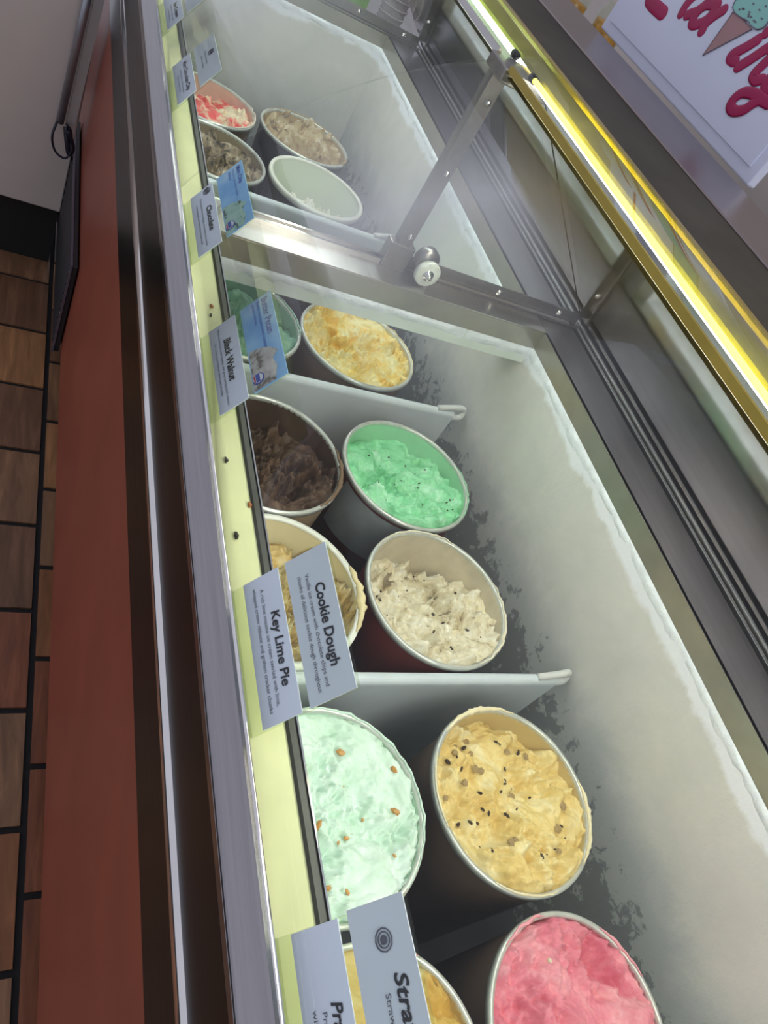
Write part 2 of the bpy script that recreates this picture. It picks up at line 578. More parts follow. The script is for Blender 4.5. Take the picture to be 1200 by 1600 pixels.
def frost_bead(path, nrm, name):
    """ragged bead of frost along the liner rim"""
    b = MB()
    n = len(path)
    prof = 7
    v, f = [], []
    for i, p in enumerate(path):
        p = Vector(p)
        q = p * 9.0
        a = 0.001 + 0.0045 * (noise.noise(q) * 0.5 + 0.5) + 0.004 * noise.noise(q * 5)
        h = 0.012 + 0.022 * (noise.noise(q + Vector((9, 3, 1))) * 0.5 + 0.5) + 0.008 * noise.noise(q * 6)
        for k in range(prof):
            t = k / (prof - 1)
            v.append(tuple(p + Vector(nrm) * a * max(0.0, math.sin(math.pi * t)) ** 0.7 * (1 - 0.5 * t) + Vector((0, 0, -1)) * (h * t - 0.002)))
    for i in range(n - 1):
        for k in range(prof - 1):
            f.append((i * prof + k, (i + 1) * prof + k, (i + 1) * prof + k + 1, i * prof + k + 1))
    b.add(v, f)
    return b.out(name, 'frost_edge', cab, True)


frost_bead([(XR + 0.001, Y0 + (Y1 - Y0) * i / 420, ZR) for i in range(421)], (-1, 0, 0), 'frost_rim')
frost_bead([(XF + (XR - XF) * i / 90, Y1 + 0.001, ZR) for i in range(91)], (0, -1, 0), 'frost_rim')

# bridge across the well between the two openings
BY0, BY1 = 1.20, 1.30
MB().box(XF, XR + 0.001, BY0, BY0 + 0.012, -0.785, ZR).out('bridge_liner', 'liner_white', cab)
MB().box(XF, XR + 0.001, BY1 - 0.012, BY1, -0.785, ZR).out('bridge_liner', 'liner_white', cab)
MB().box(XF, XR + 0.003, BY0 - 0.001, BY0 + 0.009, ZR, ZT).out('bridge_collar', 'collar', cab)
MB().box(XF, XR + 0.003, BY1 - 0.009, BY1 + 0.001, ZR, ZT).out('bridge_collar', 'collar', cab)
MB().box(XF, XR + 0.004, BY0, BY1, ZT, ZT + 0.003).out('bridge_cap', 'steel', cab)
MB().box(XF + 0.02, XR + 0.10, 1.262, 1.268, ZT + 0.003, ZT + 0.014).out('pane_track', 'chrome', cab)
MB().box(XF + 0.02, XR + 0.10, 1.281, 1.287, ZT + 0.003, ZT + 0.014).out('pane_track', 'chrome', cab)
fb = frost_bead([(XF + 0.02 + (XR - XF - 0.02) * i / 90, BY0, -0.742) for i in range(91)], (0, -1, 0), 'frost_rim')

# front curved glass
P0, P1, P2 = Vector((0.2765, -0.684)), Vector((0.437, -0.368)), Vector((0.79, -0.240))
gl = []
for i in range(25):
    t = i / 24
    gl.append(P0 * (1 - t) ** 2 + P1 * 2 * t * (1 - t) + P2 * t * t)


def pane(y0, y1):
    th = 0.006
    prof = []
    nr = []
    for i, p in enumerate(gl):
        a, c = gl[max(0, i - 1)], gl[min(24, i + 1)]
        t = (c - a).normalized()
        nr.append(Vector((-t.y, t.x)))
    outer = [(p.x + n.x * th / 2, p.y + n.y * th / 2) for p, n in zip(gl, nr)]
    inner = [(p.x - n.x * th / 2, p.y - n.y * th / 2) for p, n in zip(gl, nr)]
    return MB().prism_y(outer + inner[::-1], y0, y1).out('front_glass', 'glass', cab, True)


pane(YA, 1.272)
pane(1.278, 2.86)


# canopy, lamp tubes and added fill strips
def lamp(y0, y1, mt):
    MB().tube([(0.744, y0, -0.262), (0.744, y1, -0.262)], 0.0042, 14).out('lamp_tube', mt, cab, True)
    for y in (y0 - 0.014, y1):
        MB().tube([(0.744, y, -0.262), (0.744, y + 0.014, -0.262)], 0.007, 12).out('lamp_cap', 'black', cab, True)


MB().box(0.760, 0.796, YA + 0.05, 1.215, -0.274, -0.269).out('added_fill_strip', 'fill_near', cab)  # added emitter hidden under the canopy, lights the well in place of the tubes
MB().box(0.760, 0.796, 1.305, 2.80, -0.274, -0.269).out('added_fill_strip', 'fill_far', cab)
lamp(YA + 0.05, 1.205, 'tube_near')
lamp(1.31, 2.80, 'tube_far')
MB().prism_y([(0.700, -0.272), (0.704, -0.262), (0.709, -0.262), (0.712, -0.276)], YA, 1.225).out('canopy_lip', 'gold', cab)
MB().prism_y([(0.700, -0.272), (0.704, -0.262), (0.709, -0.262), (0.712, -0.276)], 1.29, YB).out('canopy_lip', 'steel', cab)
MB().prism_y([(0.705, -0.280), (0.712, -0.277), (0.724, -0.279), (0.724, -0.284)], YA, YB).out('lamp_groove', 'groove', cab)
MB().prism_y([(0.758, -0.264), (0.762, -0.258), (0.790, -0.246), (0.790, -0.256), (0.764, -0.266)], YA, YB).out('lamp_reflector', 'reflector', cab)
bevel(MB().box(0.790, 0.804, YA, YB, -0.262, -0.238).out('canopy_edge', 'gold', cab), 0.002)
MB().box(0.806, 1.02, YA, YB, -0.275, -0.250).out('canopy_top', 'dark_top', cab)
bevel(MB().box(1.02, 1.235, YA, YB, -0.290, -0.246).out('canopy_beam', 'canopy_steel', cab), 0.002)
bevel(MB().box(0.695, 0.80, 1.222, 1.296, -0.292, -0.268).out('canopy_bracket', 'strut', cab), 0.002)

# slanted mirror doors on the scooping side
CX, CZ, BX, BZ = 1.257, -0.688, 0.806, -0.282


def door(y0, y1):
    d = Vector((BX - CX, BZ - CZ)).normalized()
    n = Vector((d.y, -d.x)) * 0.008
    if n.x < 0:
        n = -n
    MB().prism_y([(CX, CZ), (BX, BZ), (BX + n.x, BZ + n.y), (CX + n.x, CZ + n.y)], y0, y1).out('mirror_door', 'mirror', cab)


door(YA, 1.262)
door(1.272, 2.79)
MB().prism_y([(CX + 0.004, CZ - 0.002), (BX + 0.004, BZ - 0.002), (BX + 0.012, BZ + 0.004), (CX + 0.012, CZ + 0.006)], 1.25, 1.284).out('door_seam', 'black', cab)


# triangular side pane with metal frame at the bridge and at the far end
def end_frame(y, knob):
    z0 = ZT + 0.004
    A = Vector((0.722, y, z0 + 0.012))
    B = Vector((0.714, y, -0.272))
    C = Vector((1.245, y, z0 + 0.012))
    MB().prism_dir([(A.x, y, A.z), (C.x - 0.02, y, A.z), (0.79, y, -0.285), (B.x, y, -0.285)], (0, 0.005, 0)).out('side_pane', 'glass', cab)
    # upright channel
    b = MB()
    b.box(0.703, 0.736, y - 0.007, y - 0.003, z0, -0.272)
    bevel(b.out('upright_bar', 'strut', cab), 0.001)
    MB().box(0.703, 0.709, y - 0.012, y + 0.012, z0, -0.272).out('upright_flange', 'strut', cab)
    # foot rail on the bridge
    bevel(MB().box(0.712, 1.232, y - 0.007, y - 0.003, z0 + 0.004, z0 + 0.034).out('foot_rail', 'strut', cab), 0.001)
    MB().box(0.712, 1.245, y - 0.014, y + 0.014, z0 - 0.003, z0 + 0.004).out('foot_flange', 'strut', cab)
    for x in (0.815, 0.99, 1.17):
        MB().lathe([(0.0, -0.0115), (0.006, -0.0105), (0.008, -0.007)], (x, y, z0 + 0.019), 'y', 14).out('screw', 'screw', cab, True)
    for z in (-0.62, -0.48, -0.34):
        MB().lathe([(0.0, -0.0115), (0.005, -0.0105), (0.007, -0.007)], (0.724, y, z), 'y', 14).out('screw', 'screw', cab, True)
    if knob:
        bevel(MB().box(0.688, 0.745, y - 0.018, y + 0.012, z0 - 0.002, z0 + 0.055).out('clamp_block', 'strut', cab), 0.002)
        MB().lathe([(0.0, -0.034), (0.022, -0.033), (0.026, -0.026), (0.026, -0.012), (0.0, -0.012)], (0.772, y - 0.006, z0 + 0.048), 'y', 28).out('knob_body', 'strut', cab, True)
        k = MB().lathe([(0.0, -0.050), (0.024, -0.050), (0.0275, -0.047), (0.0275, -0.038), (0.0, -0.036)], (0.777, y - 0.004, z0 + 0.030), 'y', 32).out('nylon_disc', 'nylon', cab, True)
        MB().lathe([(0.0, -0.062), (0.006, -0.061), (0.007, -0.052), (0.012, -0.0515), (0.012, -0.0495)], (0.777, y - 0.004, z0 + 0.030), 'y', 12).out('bolt', 'chrome', k, True)


end_frame(1.275, True)
end_frame(2.80, False)

# ================================================================== DIVIDERS
DIVLAB = {0.50: 'white divider panel between the mint-with-caramel and cookies tubs, nearest in the well',
          1.234: 'white divider panel behind the chocolate tub, below the bridge',
          1.978: 'white divider panel farthest along the well, in front of the vanilla tub'}
for yd, lab in DIVLAB.items():
    d = empty('divider_panel', (0.7, yd, -1.398), lab, 'divider', 'divider panels in the well')
    th = 0.0115
    xe = XR - 0.045
    zt = -1.0
    prof = [(yd - th, -1.398), (yd - th, zt - th)] + [(yd - th * math.cos(a), zt - th + th * math.sin(a)) for a in [math.pi * k / 8 for k in range(1, 8)]] + [(yd + th, zt - th), (yd + th, -1.398)]
    MB().prism_x(prof, XF + 0.003, xe).out('panel', 'divider', d, False)
    lp = [(xe - 0.05, yd, zt + 0.0), (xe - 0.006, yd, zt + 0.012), (xe + 0.020, yd + 0.004, zt + 0.012), (xe + 0.032, yd + 0.006, zt + 0.0), (xe + 0.026, yd, zt - 0.016), (xe - 0.004, yd, zt - 0.02)]
    MB().tube(catmull(lp), 0.0075, 8).out('wire_handle', 'wire', d, True)

# ================================================================== TUBS
R = 0.158
CART = {'red': plain('dark_red_carton', (0.17, 0.028, 0.024), 0.32, var=0.15), 'kraft': plain('kraft_carton', (0.42, 0.31, 0.19), 0.5, var=0.08),
        'brown': plain('brown_carton', (0.15, 0.10, 0.07), 0.4, var=0.15), 'grey': plain('grey_carton', (0.07, 0.078, 0.085), 0.4, var=0.15)}
RIMM = {'silver': plain('silver_rim', (0.62, 0.64, 0.60), 0.30, 0.45, var=0.12, vscale=50), 'white': plain('white_rim', (0.80, 0.80, 0.72), 0.35, var=0.03)}


def polar_disc(rings, seg):
    pts = [(0.0, 0.0)]
    for j in range(1, rings + 1):
        r = (j / rings) ** 0.8
        for i in range(seg):
            a = 2 * math.pi * (i + 0.5 * (j % 2)) / seg
            pts.append((r * math.cos(a), r * math.sin(a)))
    fc = [(0, 1 + i, 1 + (i + 1) % seg) for i in range(seg)]
    for j in range(rings - 1):
        a, b = 1 + j * seg, 1 + (j + 1) * seg
        for i in range(seg):
            fc.append((a + i, b + i, b + (i + 1) % seg, a + (i + 1) % seg))
    return pts, fc


def tub(cx, cy, label, mats, level=-0.03, tilt=(0, 0), amp=0.010, freq=9, scoops=(), seed=0, carton='brown', rim='silver', wall=None,
        n=150, rz=-1.0, rough=0.006, ridge=0.0, bits=(), smear=None, flat=None, label_band=None):
    t = empty('ice_cream_tub', (cx, cy, -1.397), label, 'ice cream tub', 'round tubs of ice cream in the well')
    zb = -1.397
    H = rz - zb
    MB().lathe([(0.0, 0.004), (R - 0.016, 0.004), (R - 0.016, 0.0), (R - 0.014, 0.0), (R - 0.006, H - 0.012)], (cx, cy, zb), 'z', 64).out('carton', CART[carton], t, True)
    MB().lathe([(R - 0.0082, H - 0.004), (R - 0.0142, H - 0.22)], (cx, cy, zb), 'z', 64).out('inner_wall', wall, t, True)
    w = 0.006 if rim == 'silver' else 0.011
    MB().lathe([(R - 0.0084, H - 0.010), (R - 0.0084 - (w - 0.006), H - 0.002), (R - 0.005 - (w - 0.006) * 0.5, H), (R - 0.001, H - 0.001), (R, H - 0.005), (R, H - 0.012 - (w - 0.006)), (R - 0.006, H - 0.014 - (w - 0.006))],
               (cx, cy, zb), 'z', 72, True).out('rim', RIMM[rim], t, True)
    pts, fc = polar_disc(n // 2, int(n * 1.5))
    so = Vector((seed * 3.7, seed * 1.3, seed * 0.7))

    def h(x, y):
        p = Vector((x, y, 0)) * freq / 0.158 * 0.158 + so
        z = level + tilt[0] * x / R + tilt[1] * y / R
        z += amp * noise.fractal(Vector((x * freq, y * freq, 0)) + so, 0.8, 2.0, 4)
        tb = noise.turbulence(Vector((x * freq * 3.2, y * freq * 3.2, seed)) + so, 4, False, noise_basis='PERLIN_ORIGINAL')
        mk = noise.noise(Vector((x * freq * 1.3, y * freq * 1.3, 7.7)) + so) * 1.6 + 0.55
        rg = rough * (0.30 + 1.25 * max(0.0, min(1.0, mk)))
        z += rg * (tb * 2.8 - 0.9)
        z += rg * 0.7 * noise.fractal(Vector((x * freq * 11, y * freq * 11, 0)) + so, 0.7, 2.0, 3)
        if ridge:
            rr = noise.ridged_multi_fractal(Vector((x * freq * 1.2, y * freq * 2.6, 0.3)) + so, 0.9, 2.0, 3, 1.0, 2.0)
            z += ridge * (rr - 0.8)
        for (sx, sy, sr, sd) in scoops:
            dd = math.hypot(x - sx, y - sy)
            if dd < sr:
                fall = 1 - (dd / sr) ** 2
                wob = 1 + 0.25 * noise.noise(Vector((x * 40, y * 40, seed)))
                z -= sd * fall * wob
        if flat:
            fx, fy, fr, fz = flat
            k = max(0.0, min(1.0, 1.6 - math.hypot(x - fx, y - fy) / fr * 1.6))
            z = z * (1 - k) + fz * k
        return min(z, 0.016)

    vs = []
    for (u, v_) in pts:
        z = h(u * (R - 0.010), v_ * (R - 0.010))
        rw = R - 0.0084 + 0.006 * min(0.0, z) / 0.22
        x, y = u * rw, v_ * rw
        rr = math.hypot(u, v_)
        if rr > 0.94 and z > -0.004:
            z -= (rr - 0.94) * 0.3
        vs.append((cx + x, cy + y, rz + z))
    link_mesh('ice_cream', vs, fc, mats, t, True)
    # mix-ins that can be picked out
    for (nm, mt, cnt, smin, smax, el, sd) in bits:
        rnd = random.Random(sd)
        for k in range(cnt):
            rad = (R - 0.03) * math.sqrt(rnd.random())
            a = rnd.random() * 6.283
            x, y = rad * math.cos(a), rad * math.sin(a)
            s_ = rnd.uniform(smin, smax)
            M_ = Matrix.Rotation(rnd.random() * 6.28, 3, 'Z') @ Matrix.Rotation(rnd.uniform(-.6, .6), 3, 'X')
            b = MB()
            vv = []
            for (a0, z0, rr) in [(i * 1.0472, zz, q) for zz, q in ((-0.5, 0.6), (0.0, 1.0), (0.5, 0.55)) for i in range(6)]:
                j = rnd.uniform(0.75, 1.25)
                p = M_ @ Vector((math.cos(a0) * rr * j * s_, math.sin(a0) * rr * j * s_ * el, z0 * s_ * 0.9))
                vv.append((cx + x + p.x, cy + y + p.y, rz + h(x, y) + 0.001 + p.z))
            ff = [tuple(range(6))[::-1], tuple(range(12, 18))]
            for r_ in range(2):
                for i in range(6):
                    ff.append((r_ * 6 + i, r_ * 6 + (i + 1) % 6, r_ * 6 + 6 + (i + 1) % 6, r_ * 6 + 6 + i))
            b.add(vv, ff)
            b.out(nm, mt, t)
    if smear:
        mt, arcs = smear
        for (a0, a1, w0) in arcs:
            b = MB()
            N = max(8, int((a1 - a0) * 26))
            P_, rad = [], []
            for k in range(N + 1):
                a = a0 + (a1 - a0) * k / N
                e = max(0.0, math.sin(math.pi * k / N)) ** 0.5
                g = noise.noise(Vector((a * 9, seed, 1)))
                P_.append((cx + (R - 0.004 + 0.003 * g) * math.cos(a), cy + (R - 0.004 + 0.003 * g) * math.sin(a), rz + 0.001 + 0.002 * g))
                rad.append(max(0.001, 0.66 * w0 * e * (0.55 + 0.9 * abs(noise.noise(Vector((a * 14, 5, seed)))))))
            b.tube(P_, rad, 8)
            b.out('smear', mt, t, True)
    if label_band:
        a0, a1, z0, z1 = label_band
        rr = R - 0.0035
        MB().lathe([(rr - 0.003, z0 - zb), (rr, z1 - zb)], (cx, cy, zb), 'z', 20, False, a0, a1).out('carton_label', LABELM, t, True)
    return t


LABELM = plain('grey_carton_label', (0.30, 0.33, 0.34), 0.4, var=0.1, vscale=30)
CHOCBIT = plain('chocolate_bit', (0.035, 0.018, 0.010), 0.4)
DOUGHBIT = plain('cookie_dough_bit', (0.36, 0.25, 0.11), 0.6)
CARABIT = plain('caramel_bit', (0.55, 0.27, 0.06), 0.4)
CREAMBIT = plain('cream_bit', (0.72, 0.62, 0.45), 0.5)

c_chip = cream_mat('custard_ice_cream', [(0.25, (0.74, 0.52, 0.17)), (0.5, (0.83, 0.65, 0.27)), (0.75, (0.90, 0.79, 0.46))])
tub(0.866, 0.283, 'yellow ice cream studded with dough chunks and chocolate chips beside the pale mint tub', c_chip, -0.010, (-0.004, -0.034), 0.014, 9,
    ((0.03, 0.05, 0.09, 0.016), (-0.06, -0.02, 0.06, 0.012), (0.08, -0.05, 0.07, 0.010)), 1, 'brown', 'silver', plain('custard_wall', (0.62, 0.49, 0.24), 0.4, var=0.08), rough=0.007,
    bits=(('chocolate_chip', CHOCBIT, 34, 0.0030, 0.0068, 0.5, 11), ('dough_chunk', DOUGHBIT, 17, 0.0055, 0.0085, 0.9, 12)),
    smear=(plain('custard_smear', (0.85, 0.76, 0.50), 0.5), ((1.2, 2.3, 0.010), (-0.9, 0.1, 0.009), (-2.2, -1.4, 0.005), (2.6, 3.4, 0.004))))
c_pink = cream_mat('pink_ice_cream', [(0.25, (0.70, 0.16, 0.23)), (0.5, (0.82, 0.27, 0.34)), (0.75, (0.89, 0.42, 0.46))], 10)
tub(0.853, -0.050, 'bright pink ice cream filled to the rim, bottom edge of the photo', c_pink, 0.010, (0.004, -0.006), 0.014, 8,
    ((0.05, 0.05, 0.07, 0.016), (0.03, -0.05, 0.08, 0.016), (-0.08, 0.02, 0.05, 0.012)), 2, 'brown', 'silver', plain('pink_wall', (0.6, 0.25, 0.28), 0.4), rough=0.008,
    bits=(('cream_bit', CREAMBIT, 2, 0.005, 0.009, 0.8, 3),), smear=(plain('pink_smear', (0.80, 0.35, 0.40), 0.5), ((1.6, 2.2, 0.006), (0.3, 0.9, 0.005))))
c_lm = cream_mat('pale_mint_ice_cream', [(0.25, (0.56, 0.77, 0.58)), (0.48, (0.70, 0.89, 0.75)), (0.7, (0.79, 0.93, 0.84))], 12)
tub(0.524, 0.290, 'pale mint green ice cream with caramel crumbs, nearest full tub beside the ledge', c_lm, 0.002, (0.0, -0.010), 0.012, 9,
    ((0.05, 0.0, 0.08, 0.016), (-0.03, 0.03, 0.06, 0.014)), 3, 'grey', 'silver', plain('mint_wall', (0.60, 0.78, 0.64), 0.4, var=0.05), rough=0.008,
    bits=(('caramel_crumb', CARABIT, 20, 0.003, 0.010, 0.6, 8),), smear=(plain('mint_smear', (0.62, 0.80, 0.68), 0.5), ((-0.9, 1.9, 0.0045),)))
c_ck = cream_mat('cookies_cream', [(0.22, (0.30, 0.24, 0.16)), (0.32, (0.66, 0.57, 0.38)), (0.52, (0.82, 0.75, 0.56)), (0.8, (0.90, 0.87, 0.75))], 26, 1.6)
tub(0.838, 0.673, 'beige cookies and cream ice cream, half scooped, just behind the nearest divider', c_ck, -0.040, (0.010, -0.055), 0.018, 9,
    ((0.02, 0.06, 0.09, 0.03), (-0.07, -0.01, 0.05, 0.02), (0.07, -0.05, 0.06, 0.014)), 4, 'red', 'silver', plain('beige_wall', (0.60, 0.54, 0.42), 0.4, var=0.14, vscale=25), rough=0.009,
    bits=(('cookie_crumb', CHOCBIT, 30, 0.0022, 0.0055, 0.6, 21),),
    smear=(plain('beige_smear', (0.80, 0.74, 0.58), 0.5), ((-1.3, 0.3, 0.006), (1.0, 2.4, 0.004))))
c_mi = cream_mat('bright_mint_ice_cream', [(0.25, (0.18, 0.58, 0.28)), (0.5, (0.30, 0.74, 0.41)), (0.75, (0.50, 0.86, 0.60))], 14)
tub(0.858, 0.992, 'bright green mint chip ice cream in a dark red tub', c_mi, -0.022, (0.0, -0.030), 0.014, 9,
    ((0.02, 0.07, 0.08, 0.02), (0.05, -0.03, 0.07, 0.014)), 5, 'red', 'silver', plain('bright_mint_wall', (0.36, 0.66, 0.44), 0.4, var=0.1), rough=0.007,
    bits=(('chocolate_fleck', CHOCBIT, 26, 0.0018, 0.0042, 0.5, 33),), smear=(plain('bright_mint_smear', (0.35, 0.62, 0.42), 0.5), ((-1.0, 0.3, 0.004),)), label_band=(3.35, 4.5, -1.15, -1.02))
c_ch = cream_mat('chocolate_ice_cream', [(0.25, (0.035, 0.018, 0.010)), (0.5, (0.085, 0.045, 0.026)), (0.72, (0.15, 0.085, 0.05)), (0.9, (0.26, 0.18, 0.13))], 16, 1.6, 140, 0.7)
tub(0.533, 0.990, 'dark brown chocolate ice cream scooped rough, in a tan tub', c_ch, -0.030, (0.0, -0.030), 0.022, 8,
    ((0.0, 0.06, 0.10, 0.035), (0.06, -0.01, 0.05, 0.025), (-0.06, 0.02, 0.06, 0.02)), 6, 'kraft', 'silver', plain('chocolate_wall', (0.075, 0.040, 0.026), 0.4, var=0.35, vscale=18), rough=0.012,
    smear=(plain('chocolate_smear', (0.18, 0.11, 0.06), 0.5), ((-1.0, 0.25, 0.011),)))
c_ta = cream_mat('tan_crumble', [(0.25, (0.50, 0.33, 0.10)), (0.5, (0.70, 0.52, 0.22)), (0.75, (0.82, 0.70, 0.42))], 30, 1.0, 200, 0.8)
tub(0.505, 0.6705, 'tan crumbly ice cream in a white-rimmed tub, partly behind the cookie dough card', c_ta, -0.055, (0.03, -0.012), 0.02, 12,
    ((-0.05, 0.05, 0.07, 0.03),), 7, 'red', 'white', plain('cream_wall', (0.80, 0.74, 0.50), 0.4, var=0.05), rough=0.014,
    smear=(plain('tan_smear', (0.76, 0.64, 0.36), 0.5), ((-0.6, 0.35, 0.016),)), bits=(('fudge_bit', CHOCBIT, 2, 0.006, 0.008, 0.8, 5),))
c_or = cream_mat('orange_vanilla', [(0.28, (0.80, 0.47, 0.07)), (0.45, (0.86, 0.64, 0.17)), (0.68, (0.90, 0.80, 0.42))], 13, 1.8)
tub(0.832, 1.415, 'yellow ice cream with orange ripples, under the bridge', c_or, -0.004, (0.0, -0.008), 0.014, 11,
    ((0.0, -0.03, 0.06, 0.012),), 8, 'brown', 'silver', plain('yellow_wall', (0.75, 0.66, 0.36), 0.4, var=0.06), rough=0.008, smear=(plain('yellow_smear', (0.80, 0.72, 0.42), 0.5), ((-0.5, 1.5, 0.004),)))
c_dg = cream_mat('dark_mint', [(0.25, (0.10, 0.26, 0.19)), (0.5, (0.19, 0.40, 0.29)), (0.75, (0.33, 0.55, 0.42))], 15)
tub(0.513, 1.415, 'dull green mint ice cream partly hidden behind the black walnut card', c_dg, -0.015, (0.0, -0.03), 0.016, 9,
    ((0.05, -0.03, 0.06, 0.02),), 9, 'brown', 'silver', plain('dull_mint_wall', (0.26, 0.44, 0.34), 0.4, var=0.1), rough=0.009,
    smear=(plain('dull_mint_smear', (0.30, 0.50, 0.40), 0.5), ((-0.3, 0.8, 0.006),)), bits=(('chocolate_fleck', CHOCBIT, 14, 0.002, 0.004, 0.5, 66),))
c_v1 = cream_mat('crumbled_vanilla', [(0.3, (0.24, 0.22, 0.16)), (0.5, (0.55, 0.54, 0.44)), (0.7, (0.70, 0.70, 0.60))], 40, 1.0, 200, 0.8)
tub(0.85, 1.737, 'speckled off white ice cream just behind the bridge, nearly hidden', c_v1, -0.012, (0, 0), 0.01, 12, (), 10, 'grey', 'silver', plain('off_white_wall', (0.6, 0.6, 0.5), 0.4), n=60)
c_v2 = cream_mat('cream_crumb', [(0.3, (0.34, 0.28, 0.16)), (0.5, (0.62, 0.56, 0.38)), (0.7, (0.74, 0.70, 0.54))], 40, 1.0, 200, 0.8)
tub(0.52, 1.737, 'cream crumb ice cream behind the bridge beside the ledge, only its edge showing', c_v2, -0.010, (0, 0), 0.01, 12, (), 11, 'brown', 'silver', plain('cream_crumb_wall', (0.6, 0.55, 0.4), 0.4), n=60)
c_wh = cream_mat('vanilla', [(0.3, (0.78, 0.76, 0.60)), (0.6, (0.90, 0.89, 0.78))], 14)
tub(0.858, 2.156, 'almost empty white vanilla tub behind the farthest divider', c_wh, -0.085, (0.0, -0.05), 0.030, 9, ((0.05, 0.03, 0.07, 0.03),), 12, 'grey', 'white', plain('white_wall', (0.68, 0.74, 0.64), 0.35, var=0.02), rough=0.014, n=90)
c_br = cream_mat('brown_ripple', [(0.25, (0.13, 0.08, 0.045)), (0.42, (0.38, 0.27, 0.14)), (0.6, (0.50, 0.40, 0.24)), (0.8, (0.70, 0.64, 0.54))], 11, 2.4)
tub(0.874, 2.476, 'brown rippled ice cream at the far rear corner of the well', c_br, -0.026, (0.0, 0.035), 0.022, 9, ((-0.02, -0.04, 0.07, 0.05),), 13, 'grey', 'silver', plain('brown_ripple_wall', (0.46, 0.36, 0.22), 0.4, var=0.2), rough=0.012, n=90,
    smear=(plain('brown_smear', (0.42, 0.32, 0.18), 0.5), ((-0.75, -0.3, 0.012), (0.2, 2.4, 0.005))))
c_cr = cream_mat('rocky_brown', [(0.3, (0.07, 0.055, 0.045)), (0.48, (0.24, 0.185, 0.13)), (0.62, (0.36, 0.28, 0.18)), (0.8, (0.58, 0.52, 0.42))], 24, 1.8, 160, 0.8)
tub(0.528, 2.156, 'dark speckled brown ice cream behind the chocolate card', c_cr, -0.012, (0.0, -0.015), 0.02, 10, ((0.02, 0.03, 0.08, 0.02),), 14, 'grey', 'silver', plain('rocky_wall', (0.30, 0.24, 0.17), 0.4, var=0.25), rough=0.014, n=90)
c_sw = cream_mat('strawberry_swirl', [(0.36, (0.80, 0.12, 0.12)), (0.45, (0.84, 0.48, 0.36)), (0.52, (0.84, 0.70, 0.48)), (0.75, (0.86, 0.76, 0.58))], 8, 2.2)
tub(0.54, 2.476, 'cream ice cream with red strawberry swirl at the far end', c_sw, -0.026, (0.0, -0.03), 0.02, 8, ((0.03, 0.03, 0.08, 0.03),), 15, 'brown', 'silver', plain('pink_cream_wall', (0.72, 0.50, 0.42), 0.4, var=0.12), rough=0.008, n=90,
    smear=(plain('swirl_smear', (0.78, 0.66, 0.54), 0.5), ((-1.2, 0.6, 0.006),)))
c_yn = cream_mat('golden_caramel', [(0.3, (0.56, 0.33, 0.06)), (0.5, (0.68, 0.48, 0.14)), (0.72, (0.80, 0.64, 0.28))], 9, 2.2)
tub(0.522, -0.040, 'golden caramel ice cream beside the strawberry card, cut by the bottom edge', c_yn, -0.006, (0.0, -0.008), 0.012, 8, ((0.04, 0.02, 0.06, 0.012),), 16, 'brown', 'silver', plain('golden_wall', (0.60, 0.44, 0.18), 0.4, var=0.1), rough=0.006, n=90,
    smear=(plain('pink_spot', (0.80, 0.42, 0.46), 0.5), ((0.95, 1.2, 0.009),)))


# ================================================================== WRITING
def text_geo(s, bold=0.0, shear=0.0):
    cu = bpy.data.curves.new('lettering', 'FONT')
    cu.body = s
    cu.size = 1.0
    cu.offset = bold
    cu.shear = shear
    cu.align_x = 'LEFT'
    cu.resolution_u = 3
    o = bpy.data.objects.new('lettering', cu)
    COL.objects.link(o)
    bpy.context.view_layer.update()
    me = bpy.data.meshes.new_from_object(o.evaluated_get(bpy.context.evaluated_depsgraph_get()))
    vs = [(v.co.x, v.co.y) for v in me.vertices]
    fs = [tuple(p.vertices) for p in me.polygons]
    bpy.data.objects.remove(o)
    bpy.data.meshes.remove(me)
    bpy.data.curves.remove(cu)
    return vs, fs


def put_text(s, P, U, V, N, width, height, mat, parent, bold=0.0, shear=0.0, name='lettering'):
    """lettering lying on a plane: starts at P, runs along U, letters rise along V, fits the given width and x-height scale"""
    vs, fs = text_geo(s, bold, shear)
    x0, x1 = min(v[0] for v in vs), max(v[0] for v in vs)
    kx = width / (x1 - x0)
    return link_mesh(name, [tuple(P + U * ((x - x0) * kx) + V * (y * height) + N * 0.0008) for x, y in vs], fs, mat, parent)


TA = math.radians(59)
SV = Vector((math.cos(TA), 0, math.sin(TA)))
SU = Vector((0, -1, 0))
SN = Vector((-math.sin(TA), 0, math.cos(TA)))
SB = Vector((0.290, 0, -0.672))


def on_sign(y, v, n=0.0):
    return Vector((SB.x, y, SB.z)) + SV * v + SN * n


def slab(y0, y1, v0, v1, n0, n1):
    return MB().prism_dir([on_sign(y0, v0, n0), on_sign(y1, v0, n0), on_sign(y1, v1, n0), on_sign(y0, v1, n0)], SN * (n1 - n0))


BLUEM, nt, bs = nodes_of('photo_card_blue')
tc = nt.nodes.new('ShaderNodeTexCoord')
f = noise_tex(nt, tc.outputs['Object'], 22, 4)
nt.links.new(ramp(nt, f, [(0.35, (0.20, 0.46, 0.85)), (0.6, (0.34, 0.62, 0.92)), (0.8, (0.62, 0.78, 0.95))]), bs.inputs['Base Color'])
bs.inputs['Roughness'].default_value = 0.4
SCOOPM = cream_mat('photo_scoop_print', [(0.3, (0.20, 0.17, 0.15)), (0.42, (0.52, 0.48, 0.44)), (0.7, (0.68, 0.64, 0.60))], 60, 0.4, 300, 0.1)
MINTPR = cream_mat('photo_mint_print', [(0.3, (0.08, 0.12, 0.10)), (0.40, (0.36, 0.56, 0.48)), (0.7, (0.46, 0.66, 0.58))], 70, 0.4, 300, 0.1)


